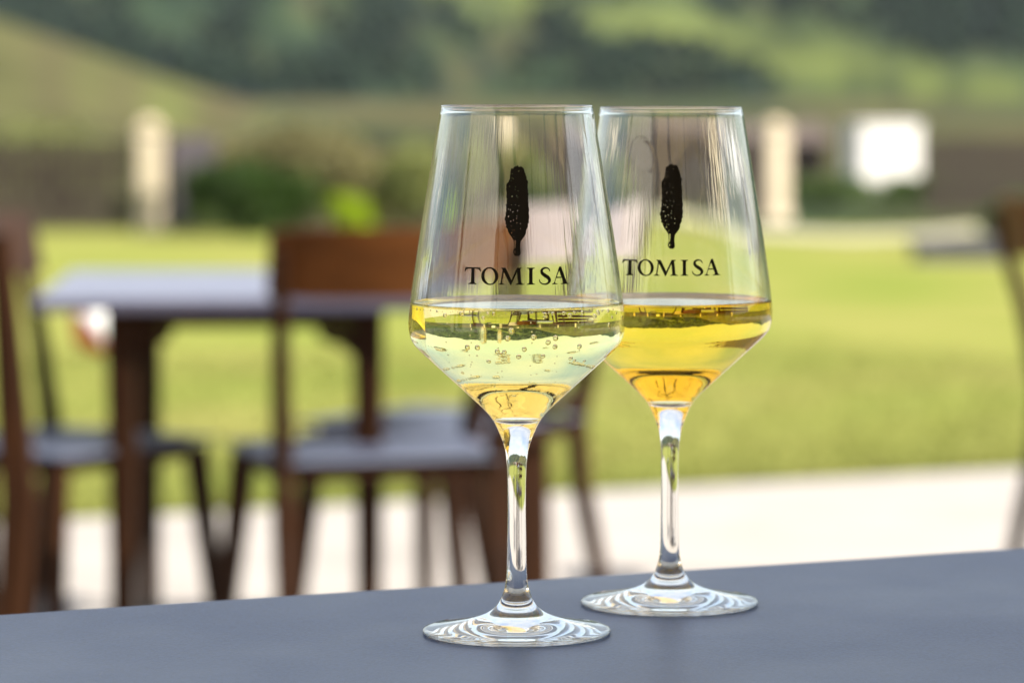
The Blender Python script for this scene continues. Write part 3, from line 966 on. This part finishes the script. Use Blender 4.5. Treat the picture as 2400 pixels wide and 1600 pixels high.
def catmull(P, step):
    P = [np.array(p, float) for p in P]
    out = []
    n = len(P)
    for i in range(n - 1):
        p0 = P[i - 1] if i > 0 else 2 * P[0] - P[1]
        p1, p2 = P[i], P[i + 1]
        p3 = P[i + 2] if i + 2 < n else 2 * P[-1] - P[-2]
        t0 = 0.0
        t1 = t0 + np.linalg.norm(p1 - p0) ** 0.5; t2 = t1 + np.linalg.norm(p2 - p1) ** 0.5; t3 = t2 + np.linalg.norm(p3 - p2) ** 0.5
        k = max(2, int(np.linalg.norm(p2 - p1) / step))
        for j in range(k):
            t = t1 + (t2 - t1) * j / k
            a1 = (t1 - t) / (t1 - t0) * p0 + (t - t0) / (t1 - t0) * p1
            a2 = (t2 - t) / (t2 - t1) * p1 + (t - t1) / (t2 - t1) * p2
            a3 = (t3 - t) / (t3 - t2) * p2 + (t - t2) / (t3 - t2) * p3
            b1 = (t2 - t) / (t2 - t0) * a1 + (t - t0) / (t2 - t0) * a2
            b2 = (t3 - t) / (t3 - t1) * a2 + (t - t1) / (t3 - t1) * a3
            out.append((t2 - t) / (t2 - t1) * b1 + (t - t1) / (t2 - t1) * b2)
    out.append(P[-1])
    return np.array(out)

def prof_normals(P, sign=1):
    d = np.gradient(P, axis=0)
    n = np.stack([-d[:, 1], d[:, 0]], 1) * sign
    return n / np.maximum(np.linalg.norm(n, axis=1, keepdims=True), 1e-9)

outer = catmull(OUT, 0.8)
outer[:, 0] = np.maximum(outer[:, 0], 0)
on = prof_normals(outer)
# inner wall: offset of the outer bowl by the wall thickness, then a rounded bottom
sel = [i for i in range(len(outer)) if outer[i, 1] > 104.5 and i < len(outer) // 2 + 200 and outer[i, 1] > 104.5]
th = np.interp(outer[sel, 1], [104, 112, 125, 140, 170, 238], [2.2, 1.75, 1.5, 1.4, 1.2, 1.0]) + 0.18 * np.exp(-((238.2 - outer[sel, 1]) / 1.6) ** 2)
inner_wall = (outer[sel] - on[sel] * th[:, None])[::-1]           # upwards
inner_bottom = catmull([(0, 97.3), (3.0, 97.45), (6.0, 98.1), (9.2, 99.7), (11.6, 101.6), tuple(inner_wall[1])], 0.5)[:-1]
inner = np.vstack([inner_bottom, inner_wall[1:]])
ri, zi = inner[-1]; ro, zo = outer[0]
rimc = np.array([(ri + ro) / 2, (zi + zo) / 2]); rimr = (ro - ri) / 2
rim = np.array([[rimc[0] - rimr * math.cos(a), rimc[1] + rimr * 1.15 * math.sin(a)] for a in np.linspace(0, math.pi, 13)[1:-1]])
FULL = np.vstack([inner, rim, outer])
FULL_N = prof_normals(FULL)
NI = len(inner)

def lathe_mesh(name, P, Nn, mats, face_mat=None, seg=160):
    """surface of revolution with exact normals; P goes so that Nn points to the face's outside"""
    n = len(P)
    ang = np.linspace(0, 2 * math.pi, seg, endpoint=False)
    V = np.stack([np.outer(P[:, 0], np.cos(ang)), np.outer(P[:, 0], np.sin(ang)), np.repeat(P[:, 1:2], seg, 1)], 2).reshape(-1, 3) * mm
    NN = np.stack([np.outer(Nn[:, 0], np.cos(ang)), np.outer(Nn[:, 0], np.sin(ang)), np.repeat(Nn[:, 1:2], seg, 1)], 2).reshape(-1, 3)
    faces, fm = [], []
    t = P[1] - P[0]
    flip = (-t[1] * Nn[0, 0] + t[0] * Nn[0, 1]) < 0
    for i in range(n - 1):
        for k in range(seg):
            k2 = (k + 1) % seg
            q = (i * seg + k, i * seg + k2, (i + 1) * seg + k2, (i + 1) * seg + k)
            if P[i, 0] < 1e-6: q = (i * seg, (i + 1) * seg + k2, (i + 1) * seg + k)
            elif P[i + 1, 0] < 1e-6: q = (i * seg + k, i * seg + k2, (i + 1) * seg)
            faces.append(q[::-1] if not flip else q); fm.append(face_mat(i) if face_mat else 0)
    me = new_mesh(name, V, faces, mats, True)
    if face_mat: me.polygons.foreach_set('material_index', fm)
    # make sure the winding agrees with the wanted normals
    me.update()
    f = me.polygons[len(me.polygons) // 2]
    want = Vector(NN[f.vertices[0]])
    if f.normal.dot(want) < 0: me.flip_normals()
    me.normals_split_custom_set_from_vertices([tuple(x) for x in NN])
    return me

# ---- print on the glass (photo pixels measured on the front glass) -> sheet wrapped on the bowl
D_FRONT = 1.67 - 0.043
SC = FPX / D_FRONT * mm                        # photo pixels per millimetre at the front of the bowl
def px_to_print(u, v):
    z = at(1211, v, D_FRONT).z
    return ((u - 1211) / SC, (z - TZ) / mm)
_oz = outer[:60][::-1]
def r_out(z):
    k = outer[:, 1] > 118
    zz, rr = outer[k, 1][::-1], outer[k, 0][::-1]
    return float(np.interp(z, zz, rr))
def print_mesh(name, loops, lift=0.04):
    """loops: outline first, then holes, in print millimetres"""
    tri = tessellate_polygon([[Vector((x, z, 0)) for x, z in lp] for lp in loops])
    flat = [p for lp in loops for p in lp]
    bm = bmesh.new()
    vs = [bm.verts.new((x, 0, z)) for x, z in flat]
    for t in tri:
        try: bm.faces.new([vs[i] for i in t])
        except ValueError: pass
    for _ in range(6):
        es = [e for e in bm.edges if abs(e.verts[0].co.x - e.verts[1].co.x) > 1.3]
        if not es: break
        bmesh.ops.subdivide_edges(bm, edges=es, cuts=1)
        bmesh.ops.triangulate(bm, faces=[f for f in bm.faces if len(f.verts) > 3])
    for v in bm.verts:
        x, z = v.co.x, v.co.z
        R = r_out(z) + lift
        s = max(-0.98, min(0.98, x / R))
        v.co = Vector((R * s, -R * math.sqrt(1 - s * s), z)) * mm
    bmesh.ops.recalc_face_normals(bm, faces=bm.faces)
    me = bpy.data.meshes.new(name)
    bm.to_mesh(me); bm.free()
    me.materials.append(M['ink'])
    return me

def Z1(pts): return [px_to_print(920 + x / 3.1357, 220 + y / 3.1357) for x, y in pts]
def Z3(pts): return [px_to_print(1130 + x / 4.9, 370 + y / 4.9) for x, y in pts]
def ell(cx, cy, rx, ry, rot=0.0, n=36, rev=False):
    o = []
    for k in range(n):
        a = 2 * math.pi * k / n
        x, y = rx * math.cos(a), ry * math.sin(a)
        o.append((cx + x * math.cos(rot) - y * math.sin(rot), cy + x * math.sin(rot) + y * math.cos(rot)))
    return o[::-1] if rev else o
def stroke(spine):
    P = catmull([(x, y) for x, y, w in spine], 3.0)
    acc = np.concatenate([[0], np.cumsum(np.linalg.norm(np.diff(P, axis=0), axis=1))])
    key = []
    for x, y, w in spine:
        key.append(acc[np.argmin((P[:, 0] - x) ** 2 + (P[:, 1] - y) ** 2)])
    ww = np.interp(acc, key, [s[2] for s in spine])
    nn = prof_normals(P)
    a = P + nn * ww[:, None] / 2; b = P - nn * ww[:, None] / 2
    return [tuple(q) for q in a] + [tuple(q) for q in b[::-1]]

LET = {
 'T': [[(534, 1277), (642, 1277), (649, 1307), (643, 1307), (634, 1293), (622, 1288), (601, 1287), (600, 1384), (606, 1393), (616, 1395), (616, 1400), (553, 1400), (553, 1395), (564, 1393), (574, 1384), (577, 1287), (553, 1288), (541, 1294), (533, 1307), (527, 1307)]],
 'O': [ell(713, 1339, 63, 65, n=48), ell(713, 1339, 39, 56, -0.12, 40)],
 'M': [[(797, 1277), (830, 1277), (873, 1366), (914, 1277), (946, 1277), (946, 1283), (936, 1287), (945, 1385), (953, 1393), (966, 1395), (966, 1400), (905, 1400), (905, 1395), (918, 1391), (920, 1385), (913, 1310), (870, 1403), (864, 1403), (816, 1306), (804, 1384), (809, 1393), (822, 1395), (822, 1400), (776, 1400), (776, 1395), (787, 1393), (794, 1384), (808, 1291), (797, 1283)]],
 'I': [[(986, 1277), (1044, 1277), (1044, 1282), (1032, 1285), (1028, 1292), (1028, 1385), (1033, 1393), (1045, 1395), (1045, 1400), (985, 1400), (985, 1395), (997, 1393), (1002, 1385), (1002, 1292), (998, 1285), (986, 1282)]],
 'S': [stroke([(1155, 1306, 5), (1151, 1291, 8), (1134, 1280, 10), (1110, 1282, 14), (1095, 1297, 19), (1099, 1317, 23), (1119, 1334, 26), (1143, 1351, 26), (1153, 1371, 22), (1142, 1390, 15), (1119, 1398, 10), (1097, 1393, 9), (1083, 1381, 8), (1078, 1362, 5)])],
 'A': [[(1224, 1272), (1239, 1272), (1280, 1385), (1286, 1393), (1297, 1395), (1297, 1400), (1238, 1400), (1238, 1395), (1252, 1392), (1254, 1385), (1244, 1355), (1203, 1355), (1194, 1384), (1198, 1393), (1211, 1395), (1211, 1400), (1172, 1400), (1172, 1395), (1181, 1392), (1188, 1384)], [(1224, 1301), (1207, 1346), (1240, 1346)]],
}
EMB = [(405, 85), (396, 106), (386, 100), (375, 108), (365, 106), (358, 122), (352, 138), (346, 124), (330, 126), (325, 160), (321, 168), (323, 190), (316, 215), (318, 240), (312, 258), (303, 260), (303, 284), (290, 288), (283, 302), (271, 320), (277, 345), (270, 372), (280, 396), (277, 430), (273, 452), (284, 476), (277, 504), (284, 528), (265, 543), (277, 566), (272, 592), (276, 616), (264, 640), (269, 664), (259, 688), (254, 713), (268, 736), (264, 760), (277, 780), (266, 798), (288, 818), (293, 842), (305, 868), (318, 890), (334, 908), (355, 942), (362, 965), (364, 1000), (365, 1044), (355, 1064), (355, 1092), (365, 1106), (369, 1119), (385, 1126), (418, 1126), (432, 1118), (440, 1096), (440, 1066), (435, 1046), (436, 1000), (441, 960), (462, 930), (489, 896), (503, 862), (504, 832), (521, 800), (526, 784), (521, 768), (538, 744), (533, 716), (540, 690), (538, 664), (531, 634), (540, 606), (535, 578), (529, 552), (532, 522), (526, 494), (531, 470), (524, 446), (538, 424), (524, 404), (528, 374), (519, 350), (524, 320), (521, 302), (531, 286), (518, 262), (508, 256), (512, 228), (501, 214), (498, 190), (488, 172), (481, 148), (482, 130), (469, 126), (462, 112), (450, 106), (440, 101), (432, 110), (422, 113), (413, 98)]
SPECK = [(420, 158, 7, 9), (344, 190, 5, 9), (342, 236, 6, 8), (357, 247, 6, 8), (330, 268, 4, 11), (313, 333, 6, 9), (382, 340, 5, 8), (376, 370, 6, 6), (411, 386, 5, 9), (343, 447, 9, 17), (395, 443, 6, 13), (409, 457, 4, 7), (335, 545, 6, 6), (379, 544, 6, 6), (420, 555, 5, 7), (299, 594, 5, 12), (322, 602, 6, 16), (351, 624, 6, 13), (406, 610, 5, 11), (300, 677, 7, 16), (398, 670, 4, 9), (393, 699, 5, 12), (357, 719, 6, 13), (326, 731, 6, 15), (397, 751, 5, 11), (437, 760, 4, 9), (331, 784, 5, 7), (437, 817, 6, 8), (343, 832, 4, 6), (364, 832, 4, 6), (337, 863, 6, 15), (365, 907, 5, 6)]
emb_loops = [Z3(EMB)] + [Z3(ell(x, y, rx * 0.62, ry * 0.62, 0.25, 8, True)) for x, y, rx, ry in SPECK]
emb_loops += [Z3([(371, 947), (384, 947), (382, 1000), (378, 1042), (371, 1045), (372, 1000)]), Z3([(372, 1068), (380, 1068), (379, 1095), (371, 1090)])]
PRINTS = [('emblem', print_mesh('emblem', emb_loops))] + [('letter', print_mesh('letter', [Z1(lp) for lp in LET[c]])) for c in 'TOMISA']

def seam(z_stop_hi, z_stop_lo):
    k = [i for i in range(NI + len(rim), len(FULL)) if z_stop_lo - 1e-6 <= FULL[i, 1] <= z_stop_hi + 1e-6]
    return k
i_bowl_end = next(i for i in range(NI + len(rim), len(FULL)) if FULL[i, 1] < 92.0)
i_stem_end = next(i for i in range(NI + len(rim), len(FULL)) if FULL[i, 1] < 17.5)

def wine_glass(label, base, level, wname, wlabel, wmat):
    g = thing('wine_glass', label, 'wine glass', base, 0, 'printed wine glasses on the table')
    kc = next(i for i in range(NI) if FULL[i, 1] >= level + 1.0)     # ring where the wine meets the wall
    sl = slice(kc, i_bowl_end + 1)
    bowl = link('bowl', lathe_mesh('bowl', FULL[sl], FULL_N[sl], [M['bowl_glass']]), g)
    sl = slice(i_bowl_end, i_stem_end + 1)
    link('stem', lathe_mesh('stem', FULL[sl], FULL_N[sl], [M['glass']]), g)
    sl = slice(i_stem_end, len(FULL))
    link('foot', lathe_mesh('foot', FULL[sl], FULL_N[sl], [M['glass']]), g)
    for nm, me in PRINTS:
        link(nm, me, bowl)
    # wine: side against the glass, then meniscus and flat top
    side = FULL[:kc + 1]
    R, zc = FULL[kc]
    d = np.concatenate([np.linspace(0.15, 6, 26), np.linspace(8, R, 12)])
    top = np.stack([R - d, level + (zc - level) * np.exp(-d / 1.1)], 1)
    top[-1, 0] = 0
    P = np.vstack([side, top])
    nn = np.vstack([-FULL_N[:kc + 1], prof_normals(np.vstack([[R, zc], top]), -1)[1:]])
    # separate normals at the sharp contact ring: build as two lathes joined in one mesh
    m1 = lathe_mesh('a', side, -FULL_N[:kc + 1], [wmat])
    tp = np.vstack([[R, zc], top]); tn = prof_normals(tp, -1)
    m2 = lathe_mesh('b', tp, tn, [wmat])
    v1 = [v.co.copy() for v in m1.vertices]; v2 = [v.co.copy() for v in m2.vertices]
    f1 = [tuple(p.vertices) for p in m1.polygons]; f2 = [tuple(i + len(v1) for i in p.vertices) for p in m2.polygons]
    me = new_mesh(wname, v1 + v2, f1 + f2, [wmat], True)
    ia = me.attributes.new('index_step', 'FLOAT', 'POINT')
    ia.data.foreach_set('value', [N_WINE / N_GLASS] * len(v1) + [N_WINE] * len(v2))
    nrm = [tuple(x) for x in np.vstack([lathe_normals(side, -FULL_N[:kc + 1]), lathe_normals(tp, tn)])]
    me.update()
    me.normals_split_custom_set_from_vertices(nrm)
    w = tag(link(wname, me, None, base), wlabel, 'wine')
    return g, w, kc

def lathe_normals(P, Nn, seg=160):
    ang = np.linspace(0, 2 * math.pi, seg, endpoint=False)
    return np.stack([np.outer(Nn[:, 0], np.cos(ang)), np.outer(Nn[:, 0], np.sin(ang)), np.repeat(Nn[:, 1:2], seg, 1)], 2).reshape(-1, 3)

G1 = Vector((PT.x, PT.y, TZ + 0.0001))
P2 = on_z(1569, 1415, TZ)
G2 = Vector((P2.x, P2.y, TZ + 0.0001))
REAR = 0.992
LV1, LV2 = 148.8, 145.5
g1, w1, kc1 = wine_glass('front wine glass of pale bubbly wine with black lettering and emblem', G1, LV1, 'sparkling_wine', 'pale gold sparkling wine with bubbles in the front glass', wine_mat('pale_wine', (0.988, 0.935, 0.13), 12.5))
g2, w2, kc2 = wine_glass('rear wine glass of amber wine with black lettering, partly behind the other', G2, LV2, 'amber_wine', 'still deep amber wine in the rear glass', wine_mat('amber_wine', (0.99, 0.875, 0.05), 34.0))

for o_ in (g2, w2):
    o_.scale = (REAR,) * 3
    o_.rotation_euler.z = math.radians(-2.0)

# ------------------------------------------------------------------ bubbles in the front glass
bm = bmesh.new(); bmesh.ops.create_icosphere(bm, subdivisions=3, radius=1)
bub_me = bpy.data.meshes.new('bubble'); bm.to_mesh(bub_me); bm.free()
bub_me.polygons.foreach_set('use_smooth', [True] * len(bub_me.polygons)); bub_me.materials.append(M['bubble'])
def r_in(z):
    return float(np.interp(z, inner[:, 1], inner[:, 0]))
BUB = [(640, 240, 18), (490, 325, 16), (837, 335, 13), (930, 245, 13), (880, 275, 9), (925, 280, 8), (1090, 450, 22), (1058, 517, 20), (1293, 507, 20), (1490, 517, 20), (1423, 553, 19), (1485, 592, 18), (1208, 610, 18), (1395, 303, 15), (1467, 295, 13), (1565, 295, 14), (1620, 320, 18), (1660, 258, 12), (1735, 270, 14), (1845, 338, 18), (1880, 312, 15), (1975, 428, 15), (695, 600, 19), (785, 600, 19), (965, 630, 18), (1028, 635, 17), (990, 657, 18), (1157, 675, 19), (1375, 672, 18), (1705, 597, 18), (1627, 700, 17), (1662, 724, 14), (887, 722, 17), (1752, 735, 14), (650, 848, 13), (780, 673, 7), (725, 763, 6), (1005, 823, 6), (1320, 853, 6), (1875, 240, 14), (1912, 255, 10), (1968, 230, 14), (235, 245, 10), (415, 240, 9), (1430, 280, 7), (2045, 330, 10), (2005, 362, 11)]
def bubble(x, z, r, back=False):
    """bubble clinging to the inside of the glass at print millimetres (x, z)"""
    if z > LV1 - r * 1.05: z = LV1 - r * 1.05
    R = r_in(z) - r * 1.15
    # stay inside where the wall leans
    R = min(R, r_in(z - r * 0.8) - r * 0.95) if z < 140 else R
    s = max(-0.97, min(0.97, x / max(R, 1)))
    y = R * math.sqrt(1 - s * s) * (1 if back else -1)
    o = link('bubble', bub_me, w1, Vector((R * s, y, z)) * mm)
    o.scale = (r * mm,) * 3
for x, y, r in BUB:
    X, Z = px_to_print(920 + x / 3.92, 660 + y / 3.92)
    bubble(X, Z, r / 3.92 / SC * 1.35)
for k in range(34):
    a = random.uniform(-42, 42)
    bubble(a, LV1 - random.uniform(0.2, 0.9), random.uniform(0.22, 0.42))
for k in range(34):
    bubble(random.uniform(-38, 38), random.uniform(116, 147), random.uniform(0.45, 0.95), True)
for k, x0 in enumerate((-38, -31, -26, -17, -12, -3, 5, 13, 22, 29, 36)):      # big ones on the far wall just under the surface, drawn out by the curve
    bubble(x0, 142.0 + 0.5 * (k * 7 % 9), 0.8 + 0.12 * (k * 5 % 4), True)
for x0, z0 in ((-20, 118), (-8, 112), (6, 114), (17, 117), (27, 124), (-30, 126)):      # fine threads rising along the glass
    z = z0
    while z < 146:
        bubble(x0 + random.uniform(-0.7, 0.7), z, random.uniform(0.2, 0.42))
        z += random.uniform(2.2, 5.5)

# ------------------------------------------------------------------ summer haze over the valley
bm = bmesh.new(); box(bm, (-2700, -2700, -9), (2700, 2700, 75))
N = NT('valley_haze')
pv = N.n('ShaderNodeVolumePrincipled')
pv.inputs['Color'].default_value = (0.86, 0.93, 1.0, 1)
pv.inputs['Density'].default_value = 0.00009
pv.inputs['Anisotropy'].default_value = 0.2
N.l(pv.outputs[0], N.out.inputs['Volume'])
tag(obj('haze', bm, N.m), kind='stuff')
